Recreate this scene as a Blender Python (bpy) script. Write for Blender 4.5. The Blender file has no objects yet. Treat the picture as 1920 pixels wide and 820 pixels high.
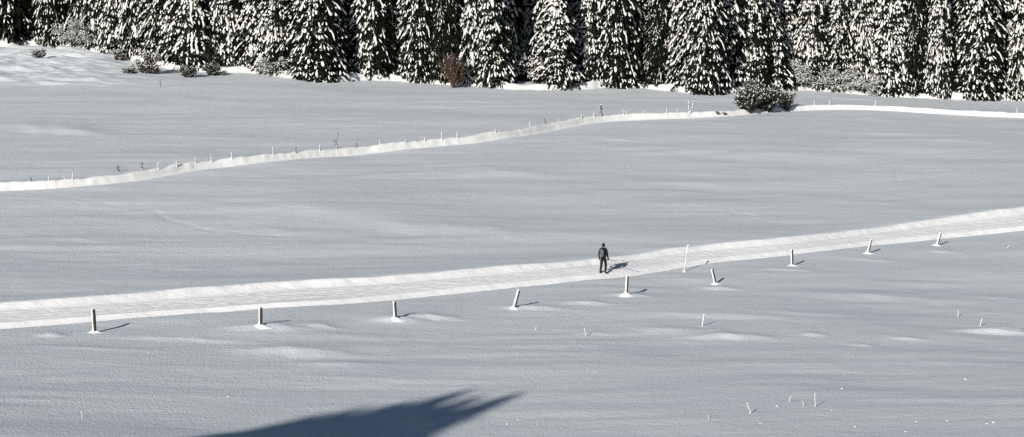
import bpy, bmesh, math, random
import numpy as np
from mathutils import Vector
random.seed(7); RS = np.random.RandomState(11)
sc = bpy.context.scene
col = sc.collection
R = math.radians

# ------------------------------------------------------------------ camera
FPX = 3840.0; PITCH = math.atan(782/3840.0)
cam_d = bpy.data.cameras.new('camera'); cam_d.lens = 36*FPX/1920; cam_d.sensor_width = 36
cam_d.clip_start = 0.5; cam_d.clip_end = 9000
cam = bpy.data.objects.new('camera', cam_d); col.objects.link(cam)
cam.location = (0, 0, 0); cam.rotation_euler = (math.pi/2-PITCH, 0, 0)
sc.camera = cam
FW = np.array([0, math.cos(PITCH), -math.sin(PITCH)]); UP = np.array([0, math.sin(PITCH), math.cos(PITCH)]); RT = np.array([1., 0, 0])
def ray(px, py):
    d = FW + RT*(px-960)/FPX - UP*(py-410)/FPX
    return d/d[1]                                   # one metre of depth per unit

# ------------------------------------------------------------------ noise
_perm = RS.permutation(512); _g = RS.uniform(0, 2*math.pi, 512)
_gx, _gy = np.cos(_g), np.sin(_g)
def noise(x, y, seed=0):
    x = np.asarray(x, float)+seed*17.31; y = np.asarray(y, float)+seed*9.77
    xi = np.floor(x).astype(int); yi = np.floor(y).astype(int); xf = x-xi; yf = y-yi
    u = xf*xf*xf*(xf*(xf*6-15)+10); v = yf*yf*yf*(yf*(yf*6-15)+10)
    def gr(ix, iy, dx, dy):
        h = _perm[(ix+_perm[iy & 511]) & 511]
        return _gx[h]*dx+_gy[h]*dy
    a = gr(xi, yi, xf, yf); b = gr(xi+1, yi, xf-1, yf); c = gr(xi, yi+1, xf, yf-1); d = gr(xi+1, yi+1, xf-1, yf-1)
    return 1.5*((a*(1-u)+b*u)*(1-v)+(c*(1-u)+d*u)*v)
def sstep(a, b, x):
    t = np.clip((x-a)/(b-a), 0, 1); return t*t*(3-2*t)

# ------------------------------------------------------------------ terrain height
def f0(x, y):
    x = np.asarray(x, float); y = np.asarray(y, float)
    near = np.clip(98-y, 0, 98)
    z = -26 - 0.05*np.clip(x, -150, 150) + 0.0025*near**2
    # the foreground swells towards the viewer, most on the right, so its far side turns away from the sun
    z = z + (.7+1.1*sstep(-8, 30, x))*sstep(116, 74, y)*sstep(0, 50, y)
    # behind the wood the land drops into a valley
    z = z - 170*sstep(236, 640, y)
    return z
def cast(px, py, f=None, y0=62, y1=260):
    f = f or f0
    d = ray(px, py); ys = np.arange(y0, y1, 0.04)
    zz = f(d[0]*ys, ys); k = np.nonzero(zz >= d[2]*ys)[0]
    yy = ys[k[0]] if len(k) else y1
    return np.array([d[0]*yy, yy, float(f(np.array([d[0]*yy]), np.array([yy]))[0])])
class Line:                                         # y as a smooth function of x, from pixel points on the ground
    def __init__(s, pts):
        P = np.array([cast(*p) for p in pts]); xs, ys = P[:, 0], P[:, 1]
        m0 = (ys[1]-ys[0])/(xs[1]-xs[0]); m1 = (ys[-1]-ys[-2])/(xs[-1]-xs[-2])
        xs = np.concatenate([[xs[0]-60], xs, [xs[-1]+60]]); ys = np.concatenate([[ys[0]-60*m0], ys, [ys[-1]+60*m1]])
        m = np.gradient(ys, xs); g = np.linspace(xs[0], xs[-1], 1200)
        i = np.clip(np.searchsorted(xs, g)-1, 0, len(xs)-2); h = xs[i+1]-xs[i]; t = (g-xs[i])/h
        s.g = g; s.v = (2*t**3-3*t**2+1)*ys[i]+(t**3-2*t**2+t)*h*m[i]+(-2*t**3+3*t**2)*ys[i+1]+(t**3-t**2)*h*m[i+1]
        s.sl = np.gradient(s.v, g)
    def y(s, x): return np.interp(x, s.g, s.v)
    def d(s, x, y):                                 # signed distance, + beyond
        return (y-np.interp(x, s.g, s.v))/np.sqrt(1+np.interp(x, s.g, s.sl)**2)
PU = Line([(x_, y_+dy_) for x_, y_, dy_ in [(0,583,12),(200,570,12),(480,547,12),(700,533,11),(900,517,9),(1060,502,8),(1150,491,8),(1290,471,8),(1500,449,7),(1700,421,8),(1920,397,8)]])
PL = Line([(0,611),(200,597),(480,577),(640,567),(800,550),(960,533),(1130,515),(1300,490),(1500,465),(1700,440),(1920,420)])
BK = Line([(0,357),(130,351),(250,340),(380,321),(480,311),(640,294),(780,281),(900,270),(960,262),(1040,247),(1120,234),(1250,226),(1350,221),(1440,213),(1560,206),(1700,210),(1800,216),(1920,222)])
TL = Line([(0,90),(130,92),(220,108),(340,135),(470,140),(600,154),(700,151),(850,159),(960,168),(1080,168),(1200,166),(1300,178),(1420,176),(1520,170),(1640,178),(1760,186),(1920,191)])
DR = [(95,629,28,6,.14),(500,624,95,12,.22),(600,620,38,5,.15),(740,606,60,10,.22),(810,601,65,7,.2),(560,668,130,16,.24),(620,690,90,10,.07),
      (1180,557,50,6,.13),(1000,582,70,6,.15),(1100,574,60,6,.14),(1345,542,42,5,.12),(1485,506,60,5,.1),(1630,482,70,5,.09),(1765,465,45,5,.08),
      (1870,628,95,7,.28),(1890,620,40,4,.12),(1525,637,30,2.6,.11),(1615,656,32,2.6,.10),(1700,643,45,4,.1),(1370,640,80,9,.22),(1240,624,60,8,.08),(1110,631,45,3,.07),
      (140,252,75,7,.2),(60,243,120,13,.24),(620,405,330,24,.22),(800,434,210,20,.26),(540,438,160,14,.12),(1155,267,38,2.5,.07),(1600,188,55,2.5,.09),
      (1350,236,60,3,.04),(460,330,140,8,.08),(300,300,120,7,.08),(1480,300,220,16,.12),(980,330,140,8,.05),(1800,690,120,10,.05),(350,640,150,8,.1),(150,655,140,7,.06),
      (1650,560,220,16,.18),(1500,595,120,10,.08),(1880,560,60,6,.06),(700,716,240,10,.05),(1360,600,200,12,.14),
      (100,128,80,3,.16),(190,140,70,3,.18),(60,150,60,3,.16),(150,158,90,3,.2),(260,152,60,2.5,.12),(30,118,40,3,.14),(160,118,50,3,.14),(110,110,60,3,.14),(210,129,50,3,.14)]
DRW = []
for (px, py, lp, rp, a) in DR:
    c = cast(px, py); sc_ = FPX/c[1]; gz = -c[2]/c[1]
    DRW.append((c[0], c[1], lp/sc_*0.8, max(0.35, rp/sc_/gz*0.75), a))
def track_dents(x, y, z):
    for pts in TRACKS:
        for (cx, cy) in pts:
            m = (np.abs(x-cx) < .6) & (np.abs(y-cy) < .9)
            if m.any():
                z[m] -= .035*np.exp(-((x[m]-cx)/.17)**2-((y[m]-cy)/.3)**2)
    return z
def _trk(p, q, n):
    o = []
    for i in range(n):
        t = i/(n-1); c = cast(p[0]+(q[0]-p[0])*t, p[1]+(q[1]-p[1])*t+math.sin(i*1.3)*1.2); o.append((c[0], c[1]))
    return o
TRACKS = [_trk((296,398),(312,412),5), _trk((312,412),(385,430),9), _trk((385,430),(520,446),10), _trk((1370,400),(1412,404),6), _trk((1412,404),(1392,424),5), _trk((60,360),(300,398),16)]
def H(x, y, fine=True):
    x = np.asarray(x, float); y = np.asarray(y, float)
    z = f0(x, y)
    near = sstep(5, 60, y)*sstep(300, 240, y)
    # wind-packed ripples, long across the view
    yw = y*26/(26+.05*np.clip(x, -150, 150)); wx = x+2.0*noise(x/9, yw/7, 3); wy = yw+.6*noise(x/18, yw/6, 4)
    msk = .55+.45*np.clip(noise(x/15, y/9, 9)*2, -1, 1)
    on = 1-sstep(-.15, .2, -PU.d(x, y))*sstep(-.15, .2, PL.d(x, y))      # 0 on the groomed track
    rip = .13*noise(wx/17, wy/6.5, 1)+.10*noise(wx/8.5, wy/2.7, 2)*msk+.030*noise(wx/3.8, wy/1.1, 5)*msk+.004*noise(wx/.8, wy/.5, 6)+.03*np.maximum(0, noise(wx/6, wy/1.3, 13)-.12)**.7*msk
    rip = rip + .02*np.maximum(0, noise(wx/5, wy/1.5, 12))**.8
    z = z+near*rip*(.25+.75*on)
    z = z+near*.35*noise(x/55, y/38, 8)
    # groomed track: bank above, shoulder below
    du = PU.d(x, y)+.04*noise(x/1.6, y/.7, 20)+.03*noise(x/.5, y/.4, 21); dl = PL.d(x, y)+.05*noise(x/1.3, 0*y, 22)
    hb = .05*noise(x/2.6, y/2, 23)*np.exp(-np.clip(du-.3, 0, 99)/.6)
    z = z+sstep(0, .34, du)*(hb+.30*np.exp(-np.clip(du-.4, 0, 99)/7))
    z = z-.20*sstep(.0, .18, -dl)*np.exp(-np.clip(-dl-.3, 0, 99)/6)
    z = z+.035*np.exp(-((dl-.22)/.18)**2)
    inside = sstep(0, .3, dl)*sstep(0, .3, -du)
    tl_ = np.clip(dl, 0, 4); z = z+.10*np.where(du < 0, tl_, np.clip(PU.y(x)-PL.y(x), 0, 4))*np.exp(-np.clip(du, 0, 99)/9)
    wdt = np.maximum(dl-du, .5); s_ = dl/wdt
    z = z+inside*(.017*np.cos(s_*2*math.pi*6+noise(x/8, 0*y, 25)*2)+.022*noise(x/1.3, y/.4, 26)+.014*noise(x/.45, y/.3, 28)+.015*noise(x/4, s_*5, 27))
    # long snow bank crossing the middle field
    db = BK.d(x, y)+.08*noise(x/3.4, y/2.6, 30)+.05*noise(x/.5, y/.4, 31)
    hk = (.33+.08*noise(x/5, 0*y, 32)+.06*noise(x/1.4, 0*y, 33)+.05*noise(x/.5, 0*y, 34))*(1-.25*sstep(8, 30, x))
    hk = hk*(1+.25*sstep(-26, -50, x))
    z = z+sstep(0, .44, db)*(.16+(hk-.16)*np.exp(-np.clip(db-.55, 0, 99)/.9)+.12*np.exp(-np.clip(db-.6, 0, 99)/5))
    # ridge of snow along the edge of the wood
    dt = TL.d(x, y)+.5*noise(x/3.0, 0*y, 40)+.15*noise(x/.9, 0*y, 41)
    z = z+sstep(-.2, .5, dt)*(.2+(.30+.25*noise(x/2.3, y/3, 42))*np.exp(-np.clip(dt-.7, 0, 99)/1.2))
    # hummocks in the upper left corner
    hm = sstep(-30, -42, x)*sstep(171, 178, y)*sstep(215, 196, y)
    z = z+hm*(.30*noise(x/3.6, y/1.7, 50)+.16*(1-np.abs(noise(x/4.2, y/1.5, 52))*2.6)*(1+.5*noise(x/7, y/4, 53))+.10*noise(x/1.3, y/.7, 51))
    for (cx, cy, L, W, a) in DRW:
        m = (np.abs(x-cx) < 3*L) & (y > cy-2.2*W) & (y < cy+6*W)
        if not np.any(m): continue
        xm, ym = x[m], y[m]
        v = (ym-cy+.35*W*noise(xm/(L*.5), 0*xm, int(cx) % 40+60))/W; u = (xm-cx)/L
        z[m] += a*np.exp(-u**2)*sstep(-.9, .45, v)*np.exp(-np.clip(v-.3, 0, 9)**1.2/1.6)
    return z
def Hc(px, py): return cast(px, py, H)
def hz(x, y): return float(H(np.array([x]), np.array([y]))[0])

# ------------------------------------------------------------------ materials
def nodes(name):
    m = bpy.data.materials.new(name); m.use_nodes = True; nt = m.node_tree
    b = nt.nodes['Principled BSDF']; return m, nt, b
def tex(nt, scale, detail=4, rough=.6, vec=None, stretch=None, turn=0.0):
    tc = nt.nodes.new('ShaderNodeTexCoord'); n = nt.nodes.new('ShaderNodeTexNoise')
    n.inputs['Scale'].default_value = scale; n.inputs['Detail'].default_value = detail; n.inputs['Roughness'].default_value = rough
    if stretch:
        mp = nt.nodes.new('ShaderNodeMapping'); mp.inputs['Scale'].default_value = stretch
        mr = nt.nodes.new('ShaderNodeMapping'); mr.inputs['Rotation'].default_value = (0, 0, turn)
        nt.links.new(tc.outputs['Object'], mr.inputs['Vector']); nt.links.new(mr.outputs['Vector'], mp.inputs['Vector']); nt.links.new(mp.outputs['Vector'], n.inputs['Vector'])
    else: nt.links.new(tc.outputs['Object'], n.inputs['Vector'])
    return n
def ramp(nt, src, a, b, p0=.3, p1=.7):
    r = nt.nodes.new('ShaderNodeValToRGB'); r.color_ramp.elements[0].position = p0; r.color_ramp.elements[1].position = p1
    r.color_ramp.elements[0].color = (*a, 1); r.color_ramp.elements[1].color = (*b, 1)
    nt.links.new(src, r.inputs['Fac']); return r.outputs['Color']
def snow_mat(name, ca, cb, bumps):
    m, nt, b = nodes(name)
    n = tex(nt, .35, 5, .6, stretch=(.3, 1, 1), turn=R(-14))
    nt.links.new(ramp(nt, n.outputs['Fac'], ca, cb), b.inputs['Base Color'])
    b.inputs['Roughness'].default_value = .75; b.inputs['Specular IOR Level'].default_value = .25
    prev = None
    for (s, st, dist) in bumps:
        t = tex(nt, s, 3, .6, stretch=st, turn=R(-14)); bp = nt.nodes.new('ShaderNodeBump'); bp.inputs['Distance'].default_value = dist; bp.inputs['Strength'].default_value = 1
        nt.links.new(t.outputs['Fac'], bp.inputs['Height'])
        if prev: nt.links.new(prev.outputs['Normal'], bp.inputs['Normal'])
        prev = bp
    if prev: nt.links.new(prev.outputs['Normal'], b.inputs['Normal'])
    return m
M_FIELD = snow_mat('field snow', (.635,.67,.69), (.71,.735,.745), [(1.1, (.3, 1, 1), .04), (3.6, (.45, 1, 1), .035), (8, None, .045)])
M_TRACK = snow_mat('groomed snow', (.79,.785,.78), (.88,.875,.865), [(1.6, (.2, 1.8, 1), .06), (5, (.6, 1, 1), .03), (14, None, .015)])
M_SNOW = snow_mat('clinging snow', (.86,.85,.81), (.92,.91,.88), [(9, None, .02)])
def plain(name, ca, cb, scale=6, rough=.85, bump=0, stretch=None):
    m, nt, b = nodes(name); n = tex(nt, scale, 4, .6, stretch=stretch)
    nt.links.new(ramp(nt, n.outputs['Fac'], ca, cb), b.inputs['Base Color'])
    b.inputs['Roughness'].default_value = rough; b.inputs['Specular IOR Level'].default_value = .2
    if bump:
        bp = nt.nodes.new('ShaderNodeBump'); bp.inputs['Distance'].default_value = bump
        nt.links.new(n.outputs['Fac'], bp.inputs['Height']); nt.links.new(bp.outputs['Normal'], b.inputs['Normal'])
    return m
M_NEEDLE = plain('spruce needles', (.005,.007,.005), (.013,.017,.010), 3)
M_NEEDLE.node_tree.nodes['Principled BSDF'].inputs['Specular IOR Level'].default_value = .04
M_BARK = plain('bark', (.035,.028,.022), (.075,.06,.048), 5, bump=.02)
M_TWIG = plain('twig bark', (.035,.029,.022), (.08,.066,.048), 4)
M_RUST = plain('russet twigs', (.075,.05,.035), (.14,.095,.065), 4)
M_OLIVE = plain('dry olive leaves', (.022,.023,.015), (.060,.058,.038), 4)
M_WOOD = plain('weathered wood', (.035,.03,.026), (.10,.085,.07), 8, bump=.01, stretch=(4, 4, .6))
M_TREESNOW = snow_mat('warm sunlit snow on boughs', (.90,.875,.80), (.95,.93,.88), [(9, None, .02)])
M_STRAW = plain('dry straw', (.35,.31,.22), (.5,.45,.34), 8)
M_HILL = plain('far wooded hillside', (.10,.15,.21), (.20,.27,.34), .02)  # distant haze and shade put into the bluish base colour
M_JACKET = plain('dark jacket cloth', (.007,.008,.010), (.012,.013,.016), 12)
M_TROUS = plain('black trousers cloth', (.009,.009,.011), (.015,.015,.018), 12)
M_PACK = plain('grey green rucksack cloth', (.08,.095,.09), (.16,.185,.175), 12)
M_SKIN = plain('skin', (.45,.27,.2), (.5,.31,.23), 8, .6)
M_HAIR = plain('dark hair', (.012,.009,.007), (.03,.02,.015), 20)
M_METAL = plain('dark pole metal', (.02,.02,.022), (.04,.04,.045), 8, .4)
M_RUBBER = plain('boot rubber', (.01,.01,.01), (.02,.018,.016), 8, .7)

# ------------------------------------------------------------------ helpers
def mesh_np(name, V, F4=None, F3=None, mats=(), smooth=True):
    me = bpy.data.meshes.new(name)
    V = np.asarray(V, np.float32); q = np.zeros((0, 4), np.int32) if F4 is None else np.asarray(F4, np.int32)
    t = np.zeros((0, 3), np.int32) if F3 is None else np.asarray(F3, np.int32)
    me.vertices.add(len(V)); me.vertices.foreach_set('co', V.ravel())
    loops = np.concatenate([q.ravel(), t.ravel()]); me.loops.add(len(loops)); me.loops.foreach_set('vertex_index', loops)
    st = np.concatenate([np.arange(len(q))*4, len(q)*4+np.arange(len(t))*3]).astype(np.int32)
    me.polygons.add(len(st)); me.polygons.foreach_set('loop_start', st)
    me.update(calc_edges=True)
    if smooth: me.polygons.foreach_set('use_smooth', np.ones(len(st), bool))
    for m in mats: me.materials.append(m)
    me.validate(); return me
def link(name, me, parent=None):
    o = bpy.data.objects.new(name, me); col.objects.link(o)
    if parent: o.parent = parent
    return o
def tag(o, label=None, cat=None, group=None, kind=None):
    if label: o['label'] = label
    if cat: o['category'] = cat
    if group: o['group'] = group
    if kind: o['kind'] = kind
    return o
def empty(name, loc=(0,0,0)):
    o = bpy.data.objects.new(name, None); o.empty_display_size = .3; col.objects.link(o); o.location = loc; return o
def copy_tree(o):
    c = o.copy(); col.objects.link(c)
    for k in o.children:
        d = k.copy(); col.objects.link(d); d.parent = c
    return c

class Blobs:                                        # many small elongated snow clumps in one mesh
    T = np.array([-1, -.6, .1, .68, 1.0]); P = np.array([0, .75, 1, .66, 0]); K = 5
    def __init__(s): s.c = []; s.d = []; s.l = []; s.r = []
    def add(s, c, d, l, r): s.c.append(c); s.d.append(d); s.l.append(l); s.r.append(r)
    def build(s, flat=.75, jit=.22):
        c = np.array(s.c); d = np.array(s.d); d /= np.linalg.norm(d, axis=1)[:, None]+1e-9; l = np.array(s.l)[:, None]; r = np.array(s.r)[:, None]
        N = len(c); side = np.cross(d, [0, 0, 1.]); side += 1e-4; side /= np.linalg.norm(side, axis=1)[:, None]; up = np.cross(side, d)
        K = s.K; V = np.zeros((N, 17, 3)); V[:, 0] = c-d*l*.5; V[:, 16] = c+d*l*.5
        for i in range(3):
            for k in range(K):
                a = 2*math.pi*(k+.5*(i % 2))/K; jj = 1+RS.uniform(-jit, jit, (N, 1))
                V[:, 1+i*K+k] = c+d*l*.5*s.T[i+1]+(side*math.cos(a)+up*flat*math.sin(a))*r*s.P[i+1]*jj
        off = (np.arange(N)*17)[:, None]
        q = []; t = []
        for i in range(2):
            for k in range(K):
                a, b = 1+i*K+k, 1+i*K+(k+1) % K; q.append((a, b, b+K, a+K))
        for k in range(K):
            t.append((0, 1+(k+1) % K, 1+k)); t.append((16, 11+k, 11+(k+1) % K))
        Q = (np.array(q)[None]+off[:, :, None]).reshape(-1, 4); TT = (np.array(t)[None]+off[:, :, None]).reshape(-1, 3)
        return V.reshape(-1, 3), Q, TT
class Sprays:                                       # drooping needle sprays: ragged thin blades, four corners each
    def __init__(s): s.V = []
    def blade(s, p, d, w, L):                       # p root, d direction, w width vector
        s.V += [p-w*.5, p+w*.5, p+d*L+w*.18, p+d*L-w*.18]
    def quad(s, a, b, c, d): s.V += [a, b, c, d]
    def build(s): V = np.array(s.V); n = len(V)//4; return V, np.arange(n*4).reshape(-1, 4)
def tubes(segs, K=4):                               # (p0, p1, r0, r1) -> prisms
    n = len(segs); p0 = np.array([a[0] for a in segs]); p1 = np.array([a[1] for a in segs]); r0 = np.array([a[2] for a in segs])[:, None]; r1 = np.array([a[3] for a in segs])[:, None]
    d = p1-p0; d /= np.linalg.norm(d, axis=1)[:, None]+1e-9
    s = np.cross(d, [.3, .2, .93]); s /= np.linalg.norm(s, axis=1)[:, None]+1e-9; u = np.cross(s, d)
    V = np.zeros((n, 2*K, 3)); q = []
    for k in range(K):
        a = 2*math.pi*k/K; o = s*math.cos(a)+u*math.sin(a)
        V[:, k] = p0+o*r0; V[:, K+k] = p1+o*r1; q.append((k, (k+1) % K, K+(k+1) % K, K+k))
    Q = (np.array(q)[None]+(np.arange(n)*2*K)[:, None, None]).reshape(-1, 4)
    return V.reshape(-1, 3), Q

# ------------------------------------------------------------------ setting: ground
def axis(a, b, st, lo, hi):
    core = list(np.arange(a, b+1e-6, st)); out = []; s = st; x = b
    while x < hi: s *= 1.16; x += s; out.append(x)
    pre = []; s = st; x = a
    while x > lo: s *= 1.16; x -= s; pre.append(x)
    return np.array(pre[::-1]+core+out)
gx = axis(-56, 56, .19, -3500, 3500)
gy = np.concatenate([axis(78, 150, .17, -900, 151)[:-1], np.arange(150.2, 212, .21), axis(212, 212.2, .21, 211, 4500)[3:]])
gy = np.unique(gy); gy = gy[np.concatenate([[True], np.diff(gy) > .05])]
X, Y = np.meshgrid(gx, gy); Z = H(X, Y); Z = track_dents(X, Y, Z)
Z -= .13*sstep(-.42, .0, PL.d(X, Y))*sstep(.55, .15, PU.d(X, Y))*(np.abs(X) < 64)
Z -= .10*sstep(-.12, .15, BK.d(X, Y))*sstep(.75, .35, BK.d(X, Y))*(np.abs(X) < 64)                                  # the groomed strip lies over this bed
nx, ny = len(gx), len(gy)
idx = np.arange(nx*ny).reshape(ny, nx)
Q = np.stack([idx[:-1, :-1], idx[:-1, 1:], idx[1:, 1:], idx[1:, :-1]], -1).reshape(-1, 4)
V = np.stack([X, Y, Z], -1).reshape(-1, 3)
snow = link('snow_field', mesh_np('snow_field', V, Q, None, [M_FIELD])); tag(snow, kind='structure')
# groomed track strip
xs = np.arange(-66, 66, .16); us = np.linspace(0, 1, 60)
XX, UU = np.meshgrid(xs, us); ya = PL.y(XX)-.36; yb = PU.y(XX)+.60  # strip overlaps both shoulders, whitening their sunlit faces by colour
YY = ya+(yb-ya)*UU; ZZ = H(XX, YY)+.006
edge = np.minimum(UU, 1-UU)*(yb-ya); 
ZZ = ZZ-.10*sstep(.20, 0, edge+.04*noise(XX/1.2, UU, 38))+.002
n1, n2 = XX.shape; idx = np.arange(n1*n2).reshape(n1, n2)
Q = np.stack([idx[:-1, :-1], idx[:-1, 1:], idx[1:, 1:], idx[1:, :-1]], -1).reshape(-1, 4)
trk = link('groomed_path', mesh_np('groomed_path', np.stack([XX, YY, ZZ], -1).reshape(-1, 3), Q, None, [M_TRACK])); tag(trk, kind='structure')
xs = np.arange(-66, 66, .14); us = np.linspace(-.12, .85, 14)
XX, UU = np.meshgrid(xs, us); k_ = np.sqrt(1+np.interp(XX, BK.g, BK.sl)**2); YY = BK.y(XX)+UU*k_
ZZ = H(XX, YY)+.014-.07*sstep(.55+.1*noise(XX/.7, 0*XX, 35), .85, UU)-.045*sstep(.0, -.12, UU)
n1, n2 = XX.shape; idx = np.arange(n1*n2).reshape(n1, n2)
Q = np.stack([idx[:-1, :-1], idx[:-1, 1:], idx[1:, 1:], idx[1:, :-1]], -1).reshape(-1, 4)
tag(link('snow_bank', mesh_np('snow_bank', np.stack([XX, YY, ZZ], -1).reshape(-1, 3), Q, None, [M_SNOW])), kind='structure')  # paler than the field: the bank's sunlit brightness is put into its colour
# whiter snow strip at the foot of the wood, sunlit brightness put into colour
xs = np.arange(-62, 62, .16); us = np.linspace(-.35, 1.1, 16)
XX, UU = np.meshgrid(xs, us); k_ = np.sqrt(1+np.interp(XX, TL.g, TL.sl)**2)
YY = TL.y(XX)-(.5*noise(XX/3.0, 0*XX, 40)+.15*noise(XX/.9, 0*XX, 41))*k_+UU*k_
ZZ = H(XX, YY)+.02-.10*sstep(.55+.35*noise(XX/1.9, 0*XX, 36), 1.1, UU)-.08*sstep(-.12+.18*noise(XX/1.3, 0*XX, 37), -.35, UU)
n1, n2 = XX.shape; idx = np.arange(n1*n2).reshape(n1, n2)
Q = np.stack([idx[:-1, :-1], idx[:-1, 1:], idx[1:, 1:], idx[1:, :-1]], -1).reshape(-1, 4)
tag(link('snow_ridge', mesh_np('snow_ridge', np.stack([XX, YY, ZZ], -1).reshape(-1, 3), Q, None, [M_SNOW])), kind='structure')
# far wooded hills beyond the valley
hx = np.linspace(-2600, 2600, 131); hy = np.linspace(760, 2200, 61); X, Y = np.meshgrid(hx, hy)
Zh = -200+330*sstep(760, 1900, Y)*(1+.35*noise(X/600, Y/500, 70))+26*noise(X/90, Y/90, 71)+8*noise(X/25, Y/25, 72)
idx = np.arange(X.size).reshape(X.shape)
Q = np.stack([idx[:-1, :-1], idx[:-1, 1:], idx[1:, 1:], idx[1:, :-1]], -1).reshape(-1, 4)
tag(link('hills', mesh_np('hills', np.stack([X, Y, Zh], -1).reshape(-1, 3), Q, None, [M_HILL])), kind='structure')

# ------------------------------------------------------------------ trees
def nrm(v): return v/(np.linalg.norm(v)+1e-9)
def make_spruce(h, Rb, dens=1.0, droop=1.0, snow=1.0, low=.25, open_=0., rs=1):
    rnd = random.Random(rs); B = Blobs(); S = Sprays(); segs = []
    trunk = []
    n = 8
    for i in range(n):
        z0, z1 = h*i/n-.6*(i == 0), h*(i+1)/n
        trunk.append((np.array([0, 0, z0]), np.array([0, 0, z1]), .19*h/14*(1-i/n)+.02, .19*h/14*(1-(i+1)/n)+.015))
    z = low; ang = rnd.random()*6
    lump = [rnd.uniform(.82, 1.14) for _ in range(9)]
    while z < h-.15:
        f = z/h; r = Rb*(1-f**1.7)*(.93+.07*math.sin(z*2.1+rs))+.12
        if f < .08: r *= .85+f*1.9
        nb = max(4, int((2*math.pi*r/.52)*dens))
        for k in range(nb):
            ang += 2.39996; a = ang+rnd.uniform(-.2, .2)
            if rnd.random() < open_: continue
            lm = lump[int((a % 6.2831)/6.2832*9) % 9]
            sun_side = .5-.5*math.cos(a-.35)  # boughs lose snow away from the sun, building the crown's shaded side in
            bare = rnd.random() > (.16+.98*sun_side)*min(1.1, snow+.15)
            patch = math.sin(a*2.3+z*1.7+rs)+math.sin(a*3.1-z*.9+rs*2)
            if patch < -1.15: bare = True
            long_ = rnd.random() < .4; sz_ = rnd.uniform(.75, 1.5)*(1.12 if long_ else 1)
            L = r*rnd.uniform(.68, 1.14)*lm; dr = droop*rnd.uniform(.75, 1.2)
            o = np.array([math.cos(a), math.sin(a), 0]); tg = np.array([-math.sin(a), math.cos(a), 0])
            zz = z+rnd.uniform(-.16, .16)+.25*L
            def P(t): return o*L*(t-.12*t*t)*1.1+np.array([0, 0, zz+.10*L*t-.62*dr*L*t*t-.06*dr*t])
            pts = [P(t) for t in (0, .35, .6, .8, 1.0)]
            segs.append((pts[0], pts[2], .022, .012))
            # drooping main bough: snow from mid-length to tip
            ts = ([.3, .42, .54, .66, .78, .9, 1.0] if long_ and not bare else [.42, .62, .82, 1.0]) if L > 1.2 else ([.55, .9] if L > .5 else [.7])
            for i, t in enumerate(ts):
                p = P(t); d = nrm(P(t+.06)-P(t-.06))
                if d[2] > -.35: d = nrm(d+np.array([0, 0, -.25]))
                ln = rnd.uniform(.32, .62)*(1 if L > 1 else .75)*(1.6 if long_ else 1); rd = rnd.uniform(.058, .104)*snow*sz_
                if not bare and rnd.random() < .9: B.add(p+np.array([0, 0, .05])+tg*rnd.uniform(-.06, .06), d, ln, rd)
                w = tg*(.22+.12*rnd.random())
                S.quad(p-d*ln*.6-w*.5-np.array([0,0,.05]), p-d*ln*.6+w*.5-np.array([0,0,.05]), p+d*ln*.65+w*.25-np.array([0,0,.09]), p+d*ln*.65-w*.25-np.array([0,0,.09]))
                for b in range(3):
                    q = p+d*ln*rnd.uniform(-.5, .5)-np.array([0,0,.03])
                    S.blade(q, nrm(np.array([0,0,-1.])+tg*rnd.uniform(-.8,.8)+o*rnd.uniform(-.2,.5)), nrm(d+tg*rnd.uniform(-.5,.5))*rnd.uniform(.07,.13), rnd.uniform(.18,.36))
            # hanging side branchlets
            if L > .8:
                for t in (.5, .68, .86):
                    for sg in (-1, 1):
                        if rnd.random() < .25: continue
                        p = P(t); ll = L*rnd.uniform(.14, .26)+.12
                        d = nrm(o*.55+tg*sg*rnd.uniform(.6, 1.1)+np.array([0, 0, -rnd.uniform(.7, 1.5)*dr]))
                        q = p+d*ll*.75
                        if rnd.random() < (.12 if bare else .74*snow): B.add(q+np.array([0, 0, .04]), d, rnd.uniform(.24, .5), rnd.uniform(.05, .095)*snow)
                        w = nrm(np.cross(d, o)+.3*tg)*(.16+.1*rnd.random())
                        S.quad(p-w*.4, p+w*.4, p+d*ll*1.5+w*.2, p+d*ll*1.5-w*.2)
                        for b in range(2):
                            S.blade(p+d*ll*rnd.uniform(.2, 1.2), nrm(np.array([0,0,-1.])+tg*rnd.uniform(-.6,.6)+o*rnd.uniform(-.3,.4)), nrm(d)*rnd.uniform(.07,.13), rnd.uniform(.16,.34))
            # inner dark foliage
            for b in range(3 if r > .8 else 1):
                t = rnd.uniform(.12, .62); p = P(t)+np.array([0, 0, -.12]); e = rnd.uniform(.22, .42)
                u = nrm(tg+o*rnd.uniform(-.6,.6))*e; w = nrm(np.array([0,0,-1.])+o*rnd.uniform(-.5,.7))*e
                S.quad(p-u*.6, p+u*.6, p+u*.4+w, p-u*.3+w*1.1)
        z += rnd.uniform(.26, .35)*(1 if f < .8 else .8)
    B.add(np.array([0, 0, h-.1]), np.array([.05, 0, 1.]), .5, .08)
    T = tubes(trunk, 8); G = tubes(segs, 3)
    cv, cq = S.build(); V2 = np.concatenate([cv, G[0]]); Q2 = np.concatenate([cq, G[1]+len(cv)])
    bv, bq, bt = B.build()
    return (mesh_np('spruce_trunk', T[0], T[1], None, [M_BARK]), mesh_np('spruce_crown', V2, Q2, None, [M_NEEDLE], False), mesh_np('spruce_snow', bv, bq, bt, [M_TREESNOW]))
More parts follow.
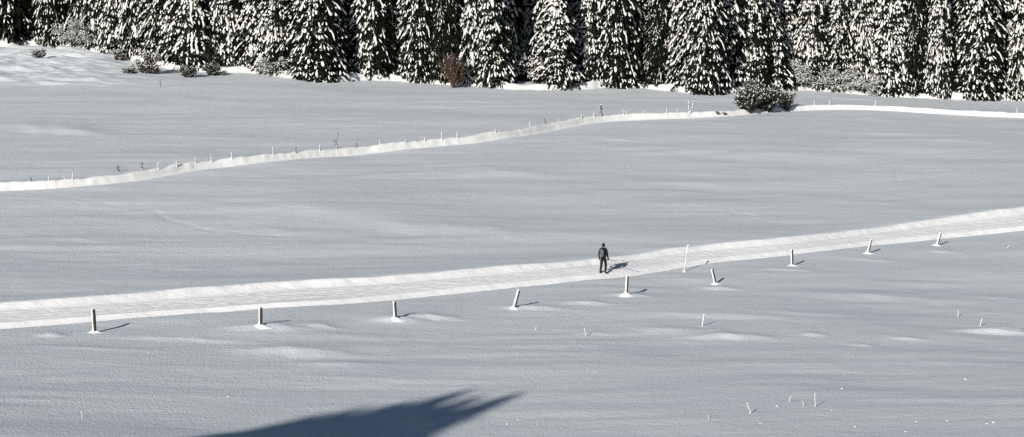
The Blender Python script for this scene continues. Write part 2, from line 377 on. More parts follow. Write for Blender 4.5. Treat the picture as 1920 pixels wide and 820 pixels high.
def grow(h, spread, stems, levels, snow, rs, blob=(.2, .45, .04, .075), leaf=0, twig_r=.012, droop=0., base_r=.06):
    rnd = random.Random(rs); segs = []; trunks = []; B = Blobs(); S = Sprays()
    def br(p, d, L, r, lev):
        n = 4 if lev > 0 else 3
        for i in range(n):
            d = nrm(d+np.array([rnd.gauss(0, .16), rnd.gauss(0, .16), rnd.gauss(0, .12)-droop*(1-lev/levels)*.3]))
            q = p+d*L/n; r1 = max(.004, r*.82); (trunks if lev >= levels-1 else segs).append((p, q, r, r1))
            if lev <= 1 and rnd.random() < snow:
                B.add((p+q)/2+np.array([0, 0, r+.03]), d, min(L/n*1.25, rnd.uniform(blob[0], blob[1])), rnd.uniform(blob[2], blob[3]))
            if leaf and lev <= 1:
                for k in range(leaf):
                    dd = nrm(np.array([rnd.gauss(0,1), rnd.gauss(0,1), rnd.gauss(-.2,.8)])); w = nrm(np.cross(dd, d)+.01)*rnd.uniform(.04,.09)
                    S.blade(p+(q-p)*rnd.random(), dd, w, rnd.uniform(.08,.2))
            p, r = q, r1
            if lev > 0:
                for k in range(rnd.choice((1, 2, 2))):
                    a = rnd.random()*6.283; v = nrm(d+spread*np.array([math.cos(a), math.sin(a), rnd.uniform(-.25, .5)]))
                    br(p, v, L*rnd.uniform(.45, .7), r*.62, lev-1)
    for s in range(stems):
        a = s*6.283/stems+rnd.uniform(-.4, .4); v = nrm(np.array([math.cos(a)*spread*.55, math.sin(a)*spread*.55, 1.]))
        br(np.array([math.cos(a)*.12, math.sin(a)*.12, -.3]), v, h*rnd.uniform(.6, .85), base_r, levels)
    T = tubes(trunks, 5); G = tubes(segs, 3)
    if leaf: cv, cq = S.build(); G = (np.concatenate([G[0], cv]), np.concatenate([G[1], cq+len(G[0])]))
    return T, G, B
def make_shrub(mats, **k):
    T, G, B = grow(**k); bv, bq, bt = B.build()
    return (mesh_np('stems', T[0], T[1], None, [mats[0]]), mesh_np('twigs', G[0], G[1], None, [mats[1]], False), mesh_np('snow', bv, bq, bt, [M_SNOW]))

SPR = {}
def spruce_var(key, *a, **k): SPR[key] = (a[0], a[1], make_spruce(*a, **k))
spruce_var('broad', 13.5, 3.4, dens=.95, droop=1.15, snow=1.1, rs=3)
spruce_var('tall', 16.5, 2.9, dens=1.0, droop=1.0, snow=1.0, rs=5)
spruce_var('slim', 14.5, 2.15, dens=1.05, droop=1.15, snow=1.05, rs=8)
spruce_var('herring', 12.5, 2.4, dens=.85, droop=.75, snow=1.1, rs=12)
spruce_var('heavy', 16.0, 3.0, dens=1.15, droop=1.1, snow=1.3, rs=15)
spruce_var('sparse', 16.0, 2.8, dens=.8, droop=.9, snow=.72, open_=.15, rs=21)
spruce_var('dark', 17.0, 3.0, dens=1.0, droop=.85, snow=.6, rs=24)
spruce_var('small', 5.2, 1.2, dens=1.1, droop=1.0, snow=.8, low=.15, rs=31)
FRO = [make_shrub((M_BARK, M_NEEDLE), h=7.5, spread=.8, stems=5, levels=3, snow=.5, rs=41, blob=(.28,.6,.07,.14), leaf=7, droop=.8, base_r=.07),
       make_shrub((M_BARK, M_NEEDLE), h=6.2, spread=.9, stems=6, levels=3, snow=.5, rs=47, blob=(.28,.6,.07,.14), leaf=7, droop=.8, base_r=.06)]

def put_spruce(key, loc, h=None, w=None, rz=None, name='snowy_spruce'):
    h0, r0, ms = SPR[key]; e = empty(name, loc)
    for nm, me in zip(('trunk', 'crown', 'snow_load'), ms): link(nm, me, e)
    sz = (h or h0)/h0; sw = (w/2/r0) if w else sz
    e.scale = (sw, sw, sz); e.rotation_euler = (0, 0, random.uniform(-.6, .5) if rz is None else rz)
    return e
FRONT = [
 ('sparse',22,84,120,17,'half-bare dark spruce with a visible trunk at the left edge of the wood'),
 ('tall',95,84,80,17,'snowy spruce rising behind the small cream bush at the far left'),
 ('slim',188,92,64,15,'narrow spruce with patchy snow right of the cream leafy thicket'),
 ('slim',256,104,68,15,'bright narrow spruce just left of the widest spruce in the left part'),
 ('broad',362,124,150,12.8,'wide snow-draped spruce with long hanging boughs above the two brown bushes'),
 ('heavy',462,112,84,16,'pale snow-thick spruce set back right of the widest spruce'),
 ('heavy',520,134,84,15,'snow-thick spruce touching the left side of the big dark-sided spruce'),
 ('tall',590,152,135,17,'big spruce with bright left side and black right side'),
 ('slim',700,149,86,16,'slim spruce standing between the two big black-sided spruces'),
 ('tall',783,153,96,17,'spruce with a bright left edge just left of the russet bush'),
 ('dark',836,157,74,17,'dark spruce rising directly above the russet bush'),
 ('slim',888,158,60,16,'narrow pale spruce just right of the russet bush'),
 ('herring',925,165,84,13.5,'spruce left of the snowy gap with blue tree shadows'),
 ('heavy',985,128,70,15,'pale spruce set back behind the snowy gap with blue shadows'),
 ('herring',1045,167,92,13,'spruce with regular herringbone boughs right of the snowy gap'),
 ('tall',1150,164,110,17,'broad spruce standing just right of the herringbone spruce and round snow mound'),
 ('sparse',1232,157,84,16,'dark thin-crowned spruce set back left of the frontmost spruce'),
 ('tall',1313,178,108,17,'frontmost spruce with a bright left side, left of the dark round bush'),
 ('dark',1392,158,92,17,'dark spruce set back above the round bush at the snow bank'),
 ('small',1460,168,52,5.4,'short young spruce right behind the dark round bush'),
 ('heavy',1462,140,90,16,'pale spruce rising behind the short young spruce'),
 ('heavy',1516,162,80,16,'pale snow-thick spruce rising out of the left part of the frosted thicket'),
 ('tall',1566,166,84,15,'snowy spruce rising out of the middle of the frosted thicket'),
 ('heavy',1614,170,80,16,'pale spruce rising out of the right part of the frosted thicket'),
 ('heavy',1665,180,104,16,'snow-thick spruce at the right end of the frosted thicket'),
 ('dark',1712,182,78,16,'black-sided spruce right of the frosted thicket'),
 ('heavy',1756,184,66,15,'slender pale spruce between two dark spruces at right'),
 ('tall',1822,188,128,17,'big spruce with tiered boughs and black right half near the right edge'),
 ('slim',1912,190,62,15,'last spruce on the right edge of the wood beside a small stake'),
]
FP = []
for (key, px, py, wpx, h, lab) in FRONT:
    c = Hc(px, py); s = FPX/c[1]; yb_ = c[1]+.42*wpx/s; xb_ = c[0]*yb_/c[1]; c = np.array([xb_, yb_, hz(xb_, yb_)])
    e = put_spruce(key, (c[0], c[1], c[2]-.12), h*random.uniform(.9, 1.12), wpx/s*1.0); e.rotation_euler.x = random.uniform(-.02, .02); e.rotation_euler.y = random.uniform(-.025, .025); FP.append((c[0], c[1]))
    tag(e, lab, 'spruce tree')
# rows of the wood behind
keys = ['heavy', 'tall', 'heavy', 'slim', 'dark', 'broad', 'herring']
q = 0
for row, (off, step, hh) in enumerate([(3.0, 2.3, 15), (5.6, 3.4, 16), (8.5, 4.3, 17), (13.5, 4.6, 18), (19, 5, 19), (26, 5.5, 20)]):
    x = -60+row*1.7
    while x < (58 if row < 1 else 62):
        xx = x+random.uniform(-.9, .9); yy = float(TL.y(xx))+off+random.uniform(-1, 1)
        px = 960+xx/yy*FPX
        ok = all((xx-a)**2+(yy-b)**2 > (1.75 if row < 2 else 2.4)**2 for a, b in FP) and not (px > 1897 and abs(px) < 2010) and not (row == 0 and 955 < px < 1010)
        if ok:
            FP.append((xx, yy)); e = put_spruce(keys[q % 7], (xx, yy, hz(xx, yy)-.1), hh*random.uniform(.88, 1.1), random.uniform(3.6, 5.0) if row < 2 else random.uniform(4.6, 6.4)); q += 1
            tag(e, 'tall snow-laden spruce in the deeper rows behind the front trees of the wood', 'spruce tree', 'spruces deep in the wood')
        x += step
# the spruces beyond the lower left whose shadow falls over the foreground
SUN_EL, SUN_AZ = R(27), R(62)
SV = np.array([-math.cos(SUN_EL)*math.cos(SUN_AZ), -math.cos(SUN_EL)*math.sin(SUN_AZ), math.sin(SUN_EL)])   # towards the sun
def shadow_tree(px, py, h, w, lab):
    tip = Hc(px, py); b = tip.copy(); b += SV*h/SV[2]; 
    for _ in range(4):
        g = hz(b[0], b[1]); k = (g+h-tip[2])/SV[2]; b = tip+SV*k; 
    e = put_spruce('sparse', (b[0], b[1], hz(b[0], b[1])-.1), h, w); tag(e, lab, 'spruce tree')
for px_, py_, h_, w_, lab_ in [(930,756,22,8.5,'tallest lone spruce left of the foreground, casting the longest shadow tip'),
   (842,766,22,9.5,'lone spruce hidden between the two longest shadow tips left of the foreground'),
   (833,749,22,8.5,'second lone spruce left of the foreground, casting the upper shadow tip'),
   (715,773,21,9,'third lone spruce left of the foreground, its shadow merging below the upper tip'),
   (600,792,21,9,'fourth lone spruce left of the foreground, its shadow at the middle of the dark patch'),
   (485,813,21,9,'fifth lone spruce left of the foreground, its shadow at the low left edge'),
   (370,834,21,9,'last lone spruce left of the foreground, its shadow leaving at the bottom edge')]: shadow_tree(px_, py_, h_, w_, lab_)

# frosted broadleaf trees, bushes
def put_shrub(ms, names, name, loc, sx, sz, rz=None):
    e = empty(name, loc)
    for nm, me in zip(names, ms):
        link(nm, me, e)
    e.scale = (sx, sx, sz); e.rotation_euler = (0, 0, random.uniform(0, 6.28) if rz is None else rz); return e
FN = ('trunk', 'crown', 'snow_load')
for i, (px, py, s, sz, lab) in enumerate([
  (145, 88, .36, .4, 'cream frosted leafy tree at the wood edge between two left spruces'),
  (1496, 163, .30, .42, 'frosted bare-branched tree next to the short young spruce'),
  (1541, 167, .28, .3, 'bright frosted tree second from the left in the pale thicket'),
  (1590, 171, .32, .38, 'bright frosted tree in the middle of the pale thicket'),
  (1636, 176, .28, .28, 'low frosted tree at the right end of the pale thicket'),
  (508, 142, .34, .32, 'low frosted broadleaf tree at the foot of the big black-sided spruce'),
  (985, 150, .45, .5, 'low frosted tree at the back of the snowy gap')]):
    c = Hc(px, py); e = put_shrub(FRO[i % 2], FN, 'frosted_tree', (c[0], c[1], c[2]-.1), s, sz); tag(e, lab, 'tree')
BN = ('stem', 'foliage', 'snow_load')
bushA = make_shrub((M_TWIG, M_OLIVE), h=1.7, spread=1.0, stems=9, levels=2, snow=.36, rs=61, blob=(.15,.34,.035,.07), leaf=9, droop=.3, base_r=.035)
bushB = make_shrub((M_TWIG, M_TWIG), h=1.3, spread=.9, stems=7, levels=2, snow=.45, rs=62, blob=(.12,.28,.03,.06), leaf=3, base_r=.022)
bushC = make_shrub((M_RUST, M_RUST), h=2.6, spread=.35, stems=12, levels=2, snow=.05, rs=63, blob=(.1,.2,.02,.04), leaf=4, base_r=.022)
for (ms, px, py, sx, sz, lab) in [
  (bushA, 1404, 208, .88, 1.25, 'dark olive bush on the snow bank, left and lower one of two grown together'),
  (bushA, 1438, 208, .86, 1.4, 'dark olive bush on the snow bank, right and taller one of two grown together'),
  (bushB, 1474, 203, .8, 1.3, 'thin twiggy bush at the right side of the big dark bush'),
  (bushB, 1345, 214, .22, .25, 'tiny snow-buried bush stub on the bank left of the big dark bush'),
  (bushB, 1358, 215, .22, .22, 'tiny dark bush stub touching the left side of the big dark bush'),
  (bushB, 73, 107, .75, .6, 'small lone cream bush on the snow at the far left'),
  (bushB, 225, 112, .8, .8, 'small twiggy bush at the wood edge, leftmost of the bushes by the widest spruce'),
  (bushB, 243, 138, .6, .5, 'small half-buried bush left of the pale bush by the widest spruce'),
  (bushB, 278, 137, 1.1, 1.5, 'pale snow-dusted bush in front of the bright narrow spruce'),
  (bushA, 356, 145, .48, .72, 'brown bush below the widest spruce, left one of the pair'),
  (bushA, 398, 141, .55, .72, 'brown bush below the widest spruce, right one of the pair'),
  (bushC, 850, 165, .85, 1.05, 'russet brown leafless bush standing before the dark spruce'),
  (bushB, 1405, 168, .7, .8, 'faint twiggy bush in the shade behind the big dark bush')]:
    c = Hc(px, py); e = put_shrub(ms, BN, 'bush', (c[0], c[1], c[2]-.08), sx, sz); tag(e, lab, 'bush')

# saplings on the bank
def sapling(base, tips, r, snowr, lab, round_head=False, name='sapling', dark=False):
    b = Hc(*base); s = FPX/b[1]; rnd = random.Random(int(base[0])); segs = []; B = Blobs(); tw = []
    for tp in tips:
        d = ray(*tp); t = np.array([d[0]*b[1], b[1], d[2]*b[1]])-b; p = np.array([0, 0, -.2]); n = 5
        for i in range(n):
            k = (i+1)/n; q = t*k+np.array([.05*math.sin(i*2+tp[0]), .05*math.cos(i*3), .0])*(k < 1); segs.append((p, q, r*(1-.7*i/n), r*(1-.7*k)))
            if snowr: B.add((p+q)/2+np.array([-.03, -.02, .02]), q-p, np.linalg.norm(q-p)*1.1, snowr*(1-.4*k))
            if i > 0:
                for _ in range(3): tw.append((q, q+np.array([rnd.gauss(0,.12), rnd.gauss(0,.12), rnd.uniform(0,.25)]), r*.3, r*.12))
            p = q
        if round_head:
            for _ in range(70): 
                v = nrm(np.array([rnd.gauss(0,1), rnd.gauss(0,1), rnd.gauss(0,1)]))*rnd.uniform(.1,.27); tw.append((t+np.array([0,0,-.15])+v*.3, t+np.array([0,0,-.15])+v, .012, .008))
                if rnd.random() < .25: B.add(t+np.array([0,0,-.12])+v, np.array([1, .3, .2]), .14, .04)
    e = empty(name, b); T = tubes(segs, 6); link('stem', mesh_np('sapling_stem', T[0], T[1], None, [M_TWIG]), e)
    T = tubes(tw, 3); link('twigs', mesh_np('sapling_twigs', T[0], T[1], None, [M_TWIG]), e)
    if B.c: bv, bq, bt = B.build(); link('snow', mesh_np('sapling_snow', bv, bq, bt, [M_SNOW]), e)
    tag(e, lab, 'sapling'); return e
sapling((1129,219), [(1127,198)], .05, 0, 'small round-headed dark sapling on the bank left of the leaning white one', True)
sapling((1293,213), [(1291,186),(1307,181)], .04, .06, 'forked snow-coated sapling on the bank left of the big dark bush')
sapling((632,279), [(631,243),(626,262)], .03, .02, 'bare dark upright twig, tallest thing on the left part of the bank')
sapling((301,164), [(301,150)], .03, 0, 'single tiny bare stick in the snow below the wide spruce')
sapling((267,318), [(266,306)], .04, .02, 'short dark stub on the snow bank right of a similar stub')
sapling((222,322), [(221,312)], .045, 0, 'short dark stub on the snow bank, left of a similar stub')

# ------------------------------------------------------------------ posts
def post_mesh(h, r, rs):
    rnd = random.Random(rs); V = []; Q4 = []; K = 12; lv = [-.5, 0, h*.25, h*.5, h*.75, h*.96, h]
    for i, z in enumerate(lv):
        for k in range(K):
            a = 2*math.pi*k/K; rr = r*(1+.14*math.sin(3*a+rs)+rnd.uniform(-.12, .12))*(.88 if i == len(lv)-1 else 1)
            V.append((rr*math.cos(a), rr*math.sin(a), z+(.03*math.cos(a) if i == len(lv)-1 else 0)))
    for i in range(len(lv)-1):
        for k in range(K): a, b = i*K+k, i*K+(k+1) % K; Q4.append((a, b, b+K, a+K))
    V.append((0, 0, h)); T = [((len(lv)-1)*K+k, (len(lv)-1)*K+(k+1) % K, len(V)-1) for k in range(K)]
    return mesh_np('post_wood', V, Q4, T, [M_WOOD], False)
def plaster_mesh(h, r, rs, cover=1.25, skirt=.2):
    # snow blown against the windward (sunny left) side, flaring into a little mound at the foot and capping the top
    rnd = random.Random(rs+99); V = []; Q4 = []; K = 12; n = 12; ca = math.pi*.98
    for i in range(n+1):
        f = i/n; z = h*(f*1.04)
        for k in range(K+1):
            a = ca+(k/K-.5)*2*cover; e = math.sin(math.pi*k/K)**.5
            t = r+.003+e*(.016+.022*rnd.random())*(.25 if rnd.random() < .12 else 1)+(skirt*math.exp(-z/.07) if i else skirt*1.25)*(.5+.5*e)
            if k in (0, K): t = r*.9+(skirt*.6*math.exp(-z/.07))
            V.append((t*math.cos(a), t*math.sin(a), z if i else -.15))
    for i in range(n):
        for k in range(K): a = i*(K+1)+k; Q4.append((a, a+1, a+K+2, a+K+1))
    T = []
    c = len(V); V.append((0, 0, h*1.04+.05))
    T = [(n*(K+1)+k, n*(K+1)+k+1, c) for k in range(K)]
    return mesh_np('post_snow', V, Q4, T, [M_SNOW])
def mound_mesh(rad, hgt, rs):
    V = []; Q4 = []; K = 20; n = 6; rnd = random.Random(rs)
    for i in range(n+1):
        f = i/n
        for k in range(K):
            a = 2*math.pi*k/K; rr = rad*f*(1+.18*math.sin(2*a+rs)+.08*math.sin(5*a+rs*2)); V.append((rr*1.5*math.cos(a), rr*math.sin(a), hgt*(1-f)**1.8-.05*f-.012*(rnd.random())))
    for i in range(n):
        for k in range(K): a, b = i*K+k, i*K+(k+1) % K; Q4.append((a, b, b+K, a+K))
    return mesh_np('post_mound', V, Q4, None, [M_SNOW])
POSTS = [((175,581),(178,624),.105,'leftmost wooden fence post, tallest one, overlapping the groomed path'),
 ((489,578),(489,612),.10,'second post from the left, upright, its top against the path edge'),
 ((740,567),(742,599),.095,'upright post standing on a bright snow drift, third from the left'),
 ((973,546),(964,579),.10,'post leaning right left of the walker, with a thin shadow at its foot'),
 ((1177,519),(1175,553),.10,'upright post with a pointed snow cone below the walker'),
 ((1336,506),(1342,533),.085,'post leaning left just right of the thin white marker pole'),
 ((1485,469),(1486,499),.08,'slim upright post, third from the right of the fence'),
 ((1634,451),(1627,476),.08,'post leaning right, second from the right end of the fence'),
 ((1764,438),(1757,461),.08,'rightmost fence post, leaning right below the path')]
for i, (tp, bt, r, lab) in enumerate(POSTS):
    b = Hc(*bt); d = ray(*tp); top = np.array([d[0]*b[1], b[1]+.03, d[2]*b[1]]); v = top-b; h = float(np.linalg.norm(v))
    e = empty('fence_post', b)
    r *= .72; w = link('post', post_mesh(h, r, i+1), e); s = link('snow_crust', plaster_mesh(h, r, i+1, cover=1.15+.25*(i in (3, 7, 8)), skirt=.10), e)
    qr = Vector((0, 0, 1)).rotation_difference(Vector(v)).to_euler(); w.rotation_euler = qr; s.rotation_euler = qr
    mo = link('snow_mound', mound_mesh(.42, .17 if i != 4 else .24, i+1), e); mo.location = (-.03, 0, -.02)
    tag(e, lab, 'fence post', 'wooden posts along the groomed path')
# thin leaning white pole at the path
b = Hc(1283, 510); d = ray(1291, 459); v = np.array([d[0]*b[1], b[1], d[2]*b[1]])-b; e = empty('marker_pole', b); n = 9
segs = []; B = Blobs()
for i in range(n):
    p, q = v*(i/n)-(v*.15 if i == 0 else 0), v*((i+1)/n); segs.append((p, q, .024, .022)); B.add((p+q)/2+np.array([-.018, -.01, .0]), q-p, np.linalg.norm(q-p)*1.5, random.uniform(.03, .042))
T = tubes(segs, 8); link('rod', mesh_np('pole_rod', T[0], T[1], None, [M_STRAW]), e)
bv, bq, bt_ = B.build(1); link('snow_crust', mesh_np('pole_snow', bv, bq, bt_, [M_SNOW]), e)
mo = link('snow_mound', mound_mesh(.3, .12, 5), e); mo.location = (0, 0, -.03)
tag(e, 'thin snow-coated marker pole leaning right across the path edge, right of the walker', 'marker pole')

# stakes along the bank and twigs in the field
ORD = 'first second third fourth fifth sixth seventh eighth ninth tenth eleventh twelfth thirteenth fourteenth fifteenth sixteenth seventeenth eighteenth nineteenth twentieth twenty-first twenty-second twenty-third twenty-fourth twenty-fifth twenty-sixth twenty-seventh twenty-eighth twenty-ninth thirtieth'.split()
def stake(base, top, r, snow, lab, group=None, name='stake', cat='stake'):
    b = Hc(*base); d = ray(*top); v = np.array([d[0]*b[1], b[1], d[2]*b[1]])-b; e = empty(name, b)
    n = 3; segs = []; B = Blobs()
    for i in range(n):
        p, q = v*(i/n)-(np.array([0, 0, .25]) if i == 0 else 0), v*((i+1)/n)+np.array([.01*math.sin(i*3+base[0]), 0, 0]); segs.append((p, q, r, r*.85))
        if snow: B.add((p+q)/2+np.array([-r*.6, -r*.4, .01]), q-p, np.linalg.norm(q-p)*1.3, r*snow)
    T = tubes(segs, 6); link('stick', mesh_np('stake_stick', T[0], T[1], None, [M_WOOD if cat == 'stake' else M_STRAW]), e)
    if B.c: bv, bq, bt = B.build(1); link('snow_crust', mesh_np('stake_snow', bv, bq, bt, [M_SNOW]), e)
    tag(e, lab, cat, group); return e
ST = [((60,341),(57,332),0),((93,340),(91,331),1),((123,338),(120,331),1),((136,338),(137,324),1),((297,318),(297,304),1),((332,314),(331,302),1),((367,307),(366,295),1),((397,304),(396,290),1),
      ((436,300),(434,286),1),((513,291),(512,276),1),((555,288),(555,276),0),((600,284),(600,272),1),((669,277),(669,268),0),((713,271),(712,264),1),((761,268),(760,262),1),((798,266),(796,258),1),
      ((829,264),(828,249),1),((859,261),(856,249),1),((930,250),(928,242),1),((995,239),(993,228),1),((1024,233),(1020,222),0),((1046,228),(1048,223),1),((1091,223),(1090,215),1),((1116,222),(1113,212),1),
      ((1170,217),(1168,205),1),((1175,217),(1174,208),1),((1209,216),(1207,207),1),((1251,214),(1250,203),1),((1272,213),(1270,205),1)]
for i, (b_, t_, sn) in enumerate(ST):
    stake(b_, t_, .026, 1.35 if sn else 0, ('thin snow-plastered stake, ' if sn else 'thin bare dark stake, ')+ORD[i]+' from the left on the snow bank', 'stakes along the snow bank')
for (b_, t_, lab) in [((1529,199),(1526,188),'leaning pale stick just right of the big dark bush'),((1556,199),(1555,189),'upright thin stick, second right of the big dark bush'),((1640,199),(1643,189),'leaning thin stick on the bank below the frosted thicket'),
                      ((1884,190),(1883,176),'short white stake before the last big spruce at right'),((1907,213),(1907,204),'small stick on the bank at the right edge')]:
    stake(b_, t_, .032, 1.3, lab)
for (b_, t_, r, lab) in [((1317,612),(1321,589),.028,'thin snowy stick leaning right in the field below the sixth post'),
   ((1099,631),(1096,615),.018,'thin curved stem on the snow below the walker'),
   ((1797,593),(1797,582),.02,'small upright stem above the brightest drift at right'),
   ((1838,611),(1842,598),.025,'small leaning stem just above the brightest drift at right'),
   ((1409,776),(1400,755),.018,'leaning dry stem, leftmost of the four stems at lower right'),
   ((1479,755),(1483,743),.013,'short curved stem, second from left of the lower right stems'),
   ((1508,762),(1504,752),.015,'short leaning stem, third of the lower right stems'),
   ((1529,763),(1528,738),.016,'tallest upright dry stem of the lower right stems'),
   ((1330,785),(1327,778),.012,'tiny dry stem at the bottom right of the middle'),
   ((155,784),(153,772),.014,'tiny dry stem sticking out at the lower left'),
   ((1004,560+60),(1006,612),.012,'tiny pale stem below the leaning fourth post'),
   ((1888,466),(1893,461),.02,'tiny pale stem near the right edge below the path')]:
    stake(b_, t_, r, 1.15, lab, None, 'dry_stem', 'plant stem')
# loose snow lumps in the foreground
def lump(seed):
    B = Blobs(); rnd = random.Random(seed)
    for _ in range(4): B.add(np.array([rnd.gauss(0,.03), rnd.gauss(0,.03), rnd.uniform(0,.04)]), np.array([rnd.gauss(0,1), rnd.gauss(0,1), .4]), rnd.uniform(.08,.15), rnd.uniform(.03,.05))
    bv, bq, bt = B.build(1); return mesh_np('snow_lump', bv, bq, bt, [M_SNOW])
LM = [lump(i) for i in range(4)]
for i, (px, py) in enumerate([(1579,730),(1717,791),(1776,790),(1862,793),(1850,795),(1425,794),(1698,810),(1603,801),(1810,712),(1456,762),(1592,663),(1560,770),(812,797),(971,788),(428,745),(860,760),(950,796)]):
    c = Hc(px, py); o = link('snow_lump', LM[i % 4]); o.location = (c[0], c[1], c[2]-.005); o.scale = (.42+.3*random.random(),)*3; o.rotation_euler = (0, 0, random.random()*6)
    tag(o, 'tiny white lump of loose snow lying on the smooth foreground field', 'snow lump', 'loose snow lumps in the foreground')

# ------------------------------------------------------------------ the walker
def skin(name, chains, parent, mat, sub=2):
    # chains: list of lists of (co, (rx, ry)) sharing start points by coordinate
    vs = []; ed = []; rd = []; key = {}
    for ch in chains:
        prev = None
        for co, r in ch:
            k = tuple(round(c, 4) for c in co)
            if k not in key: key[k] = len(vs); vs.append(co); rd.append(r if isinstance(r, tuple) else (r, r))
            if prev is not None: ed.append((prev, key[k]))
            prev = key[k]
    me = bpy.data.meshes.new(name); me.from_pydata(vs, ed, []); o = link(name, me, parent); me.materials.append(mat)
    o.modifiers.new('skin', 'SKIN'); 
    if not me.skin_vertices: me.attributes
    sv = me.skin_vertices[0].data if me.skin_vertices else None
    if sv is None:
        bpy.context.view_layer.objects.active = o; o.select_set(True); bpy.ops.mesh.customdata_skin_add(); sv = me.skin_vertices[0].data
    for i, r in enumerate(rd): sv[i].radius = r; sv[i].use_root = (i == 0)
    o.modifiers['skin'].use_smooth_shade = True
    m = o.modifiers.new('sub', 'SUBSURF'); m.levels = sub; m.render_levels = sub
    return o
pb = Hc(1131, 513.5)
per = empty('person', (pb[0], pb[1], pb[2]))
per.rotation_euler = (0, 0, R(-28)); per.scale = (.99, .99, .99)
hipz = .93
ch = [[((0,0,hipz), (.085,.07)), ((0,.01,1.12), (.11,.085)), ((0,.015,1.32), (.145,.09)), ((0,0,1.46), (.07,.07)), ((0,.015,1.53), (.052,.055)), ((0,.03,1.60), (.07,.085)), ((0,.03,1.68), (.078,.095)), ((0,.02,1.745), (.055,.065))]]
legs = {1: [(.10,.02,.86), (.115,.10,.50), (.115,.05,.10), (.12,.19,.05)], -1: [(-.10,-.01,.86), (-.115,.0,.50), (-.125,-.12,.12), (-.13,.0,.05)]}
arms = {1: [(.185,.0,1.41), (.265,-.05,1.14), (.27,.06,.93), (.265,.10,.86)], -1: [(-.185,.0,1.41), (-.265,-.02,1.14), (-.285,.07,.92), (-.285,.09,.85)]}
for s in (1, -1):
    L = legs[s]; A = arms[s]
    ch.append([((0,0,hipz), 0), (L[0], (.07,.075)), (L[1], (.055,.058)), (L[2], (.038,.04)), (L[3], (.035,.025))])
    ch.append([((0,.015,1.32), 0), (A[0], (.05,.055)), (A[1], (.038,.04)), (A[2], (.026,.03)), (A[3], (.022,.035))])
    for f in range(4):                              # fingers curled round, and the thumb from the palm's side
        y = A[3][1]+.03-.02*f; L_ = (.036, .042, .039, .030)[f]
        ch.append([(A[3], 0), ((A[3][0], y, A[3][2]-.045), .009), ((A[3][0]-s*.02, y, A[3][2]-.045-L_), .008), ((A[3][0]-s*.05, y, A[3][2]-.045-L_*.6), .0075)])
    ch.append([(A[3], 0), ((A[3][0]-s*.02, A[3][1]+.045, A[3][2]-.01), .010), ((A[3][0]-s*.045, A[3][1]+.05, A[3][2]-.045), .009)])
body = skin('body', ch, per, M_SKIN)
jk = [[((0,0,.84), (.17,.135)), ((0,0,.92), (.165,.13)), ((0,.01,1.12), (.155,.12)), ((0,.015,1.33), (.18,.125)), ((0,0,1.45), (.105,.095)), ((0,-.005,1.545), (.075,.08))]]
tr = [[((0,0,.93), (.14,.115)), ((0,0,1.0), (.13,.105))]]
for s in (1, -1):
    L = legs[s]; A = arms[s]
    jk.append([((0,.015,1.33), 0), (A[0], (.075,.078)), (A[1], (.062,.062)), (A[2], (.05,.05))])
    tr.append([((0,0,.93), 0), (L[0], (.108,.108)), (L[1], (.078,.078)), ((L[2][0], L[2][1], .16), (.062,.062))])
    skin('boot', [[((L[2][0], L[2][1], .20), (.058,.06)), ((L[2][0], L[2][1], .07), (.055,.06)), ((L[3][0], L[3][1], .045), (.05,.04)), ((L[3][0], L[3][1]+.07, .04), (.035,.03))]], per, M_RUBBER)
skin('jacket', jk, per, M_JACKET); skin('trousers', tr, per, M_TROUS)
skin('wool_hat', [[((0,-.02,1.58), (.075,.06)), ((0,.0,1.66), (.098,.105)), ((0,.008,1.73), (.09,.10)), ((0,0,1.785), (.05,.055))]], per, M_JACKET)
for s in (1, -1):
    A = arms[s]; skin('glove', [[((A[2][0], A[2][1], A[2][2]+.02), (.05,.052)), (A[3], (.052,.062)), ((A[3][0]-s*.014, A[3][1], A[3][2]-.09), (.045,.055))]], per, M_RUBBER)
skin('hair', [[((0,-.035,1.56), (.07,.05)), ((0,-.025,1.64), (.082,.075))]], per, M_HAIR)
def ball(name, loc, r, mat, sc_=(1,1,1)):
    bm = bmesh.new(); bmesh.ops.create_icosphere(bm, subdivisions=2, radius=r); me = bpy.data.meshes.new(name); bm.to_mesh(me); bm.free(); me.materials.append(mat)
    o = link(name, me, body); o.location = loc; o.scale = sc_; return o
M_EYE = plain('eye dark', (.01,.01,.01), (.02,.02,.02)); M_LIP = plain('lips', (.35,.12,.1), (.4,.15,.12))
for s in (1, -1): ball('eye', (s*.032, .112, 1.645), .012, M_EYE); ball('ear', (s*.082, .02, 1.63), .026, M_SKIN, (.4, .8, 1.1))
ball('nose', (0, .122, 1.615), .018, M_SKIN, (.7, 1.1, 1.3)); ball('mouth', (0, .108, 1.575), .02, M_LIP, (1.2, .5, .35))
tag(per, 'person in dark jacket, trousers and hat walking away on the groomed path', 'person')
# rucksack on the back
bm = bmesh.new(); bmesh.ops.create_cube(bm, size=1)
for v in bm.verts: v.co.x *= .27*(1 if v.co.z < 0 else .82); v.co.y *= .17; v.co.z *= .46
bmesh.ops.bevel(bm, geom=bm.edges[:], offset=.055, segments=3, affect='EDGES')
me = bpy.data.meshes.new('rucksack_bag'); bm.to_mesh(me); bm.free(); me.materials.append(M_PACK)
for p in me.polygons: p.use_smooth = True
rk = empty('rucksack', per.location); rk.rotation_euler = per.rotation_euler; rk.scale = per.scale
o = link('bag', me, rk); o.location = (0, -.205, 1.24)
bm = bmesh.new(); bmesh.ops.create_cube(bm, size=1)
for v in bm.verts: v.co.x *= .19; v.co.y *= .06; v.co.z *= .17
bmesh.ops.bevel(bm, geom=bm.edges[:], offset=.02, segments=2, affect='EDGES')
me = bpy.data.meshes.new('rucksack_pocket'); bm.to_mesh(me); bm.free(); me.materials.append(M_PACK); o = link('pocket', me, rk); o.location = (0, -.30, 1.13)
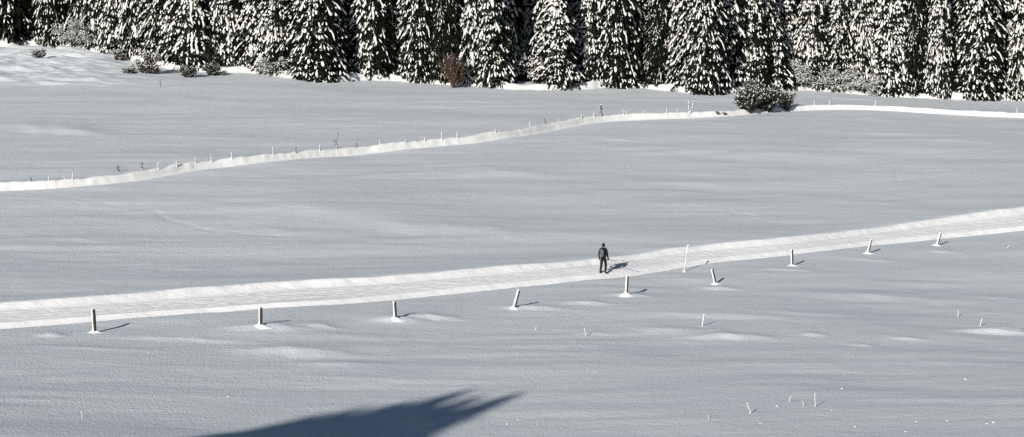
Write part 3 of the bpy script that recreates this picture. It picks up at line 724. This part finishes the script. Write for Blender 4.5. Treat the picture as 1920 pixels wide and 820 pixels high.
for s in (1, -1): 
    segs = [(np.array(a), np.array(b_), .018, .018) for a, b_ in zip([(s*.09,-.14,1.43),(s*.10,-.02,1.535),(s*.115,.10,1.47),(s*.12,.155,1.3),(s*.16,.10,1.12)],[(s*.10,-.02,1.535),(s*.115,.10,1.47),(s*.12,.155,1.3),(s*.16,.10,1.12),(s*.15,-.10,1.05)])]
    T = tubes(segs, 6); link('strap', mesh_np('rucksack_strap', T[0], T[1], None, [M_METAL]), rk)
tag(rk, 'pale grey green rucksack worn on the back of the walker', 'rucksack')
# trekking pole carried level in the right hand
hand = per.matrix_basis @ Vector((.265, .10, .80)); pole = empty('trekking_pole', hand)
a0 = np.array([-.15, .02, .01]); a1 = np.array([.95, -.10, -.04])
T = tubes([(a0, a1, .012, .010)], 8); link('shaft', mesh_np('pole_shaft', T[0], T[1], None, [M_METAL]), pole)
T = tubes([(a0-np.array([.1, 0, -.005]), a0+np.array([.14, -.01, 0]), .02, .022)], 8); link('grip', mesh_np('pole_grip', T[0], T[1], None, [M_RUBBER]), pole)
T = tubes([(a1-np.array([.10, -.01, 0]), a1-np.array([.085, -.009, 0]), .045, .04)], 10); link('basket', mesh_np('pole_basket', T[0], T[1], None, [M_RUBBER]), pole)
tag(pole, 'thin dark trekking pole carried level in the hand of the walker', 'trekking pole')

# ------------------------------------------------------------------ light
w = bpy.data.worlds.new('World'); sc.world = w; w.use_nodes = True; nt = w.node_tree
sky = nt.nodes.new('ShaderNodeTexSky'); sky.sky_type = 'NISHITA'; sky.sun_disc = False; sky.sun_elevation = SUN_EL
sky.sun_rotation = math.atan2(SV[0], SV[1]); sky.altitude = 1200; sky.air_density = 1.0; sky.dust_density = .3; sky.ozone_density = 1.5
nt.links.new(sky.outputs['Color'], nt.nodes['Background'].inputs['Color']); nt.nodes['Background'].inputs['Strength'].default_value = .05
sd = bpy.data.lights.new('sun', 'SUN'); sd.energy = 5.0; sd.angle = R(.53); sd.color = (1, .965, .91)
so = bpy.data.objects.new('sun', sd); col.objects.link(so); so.rotation_euler = Vector(SV).to_track_quat('Z', 'Y').to_euler()
sc.view_settings.view_transform = 'Standard'; sc.view_settings.look = 'None'; sc.view_settings.gamma = 1; sc.view_settings.use_curve_mapping = False
sc.view_settings.exposure = -.08
sc.cycles.max_bounces = 5; sc.cycles.diffuse_bounces = 3
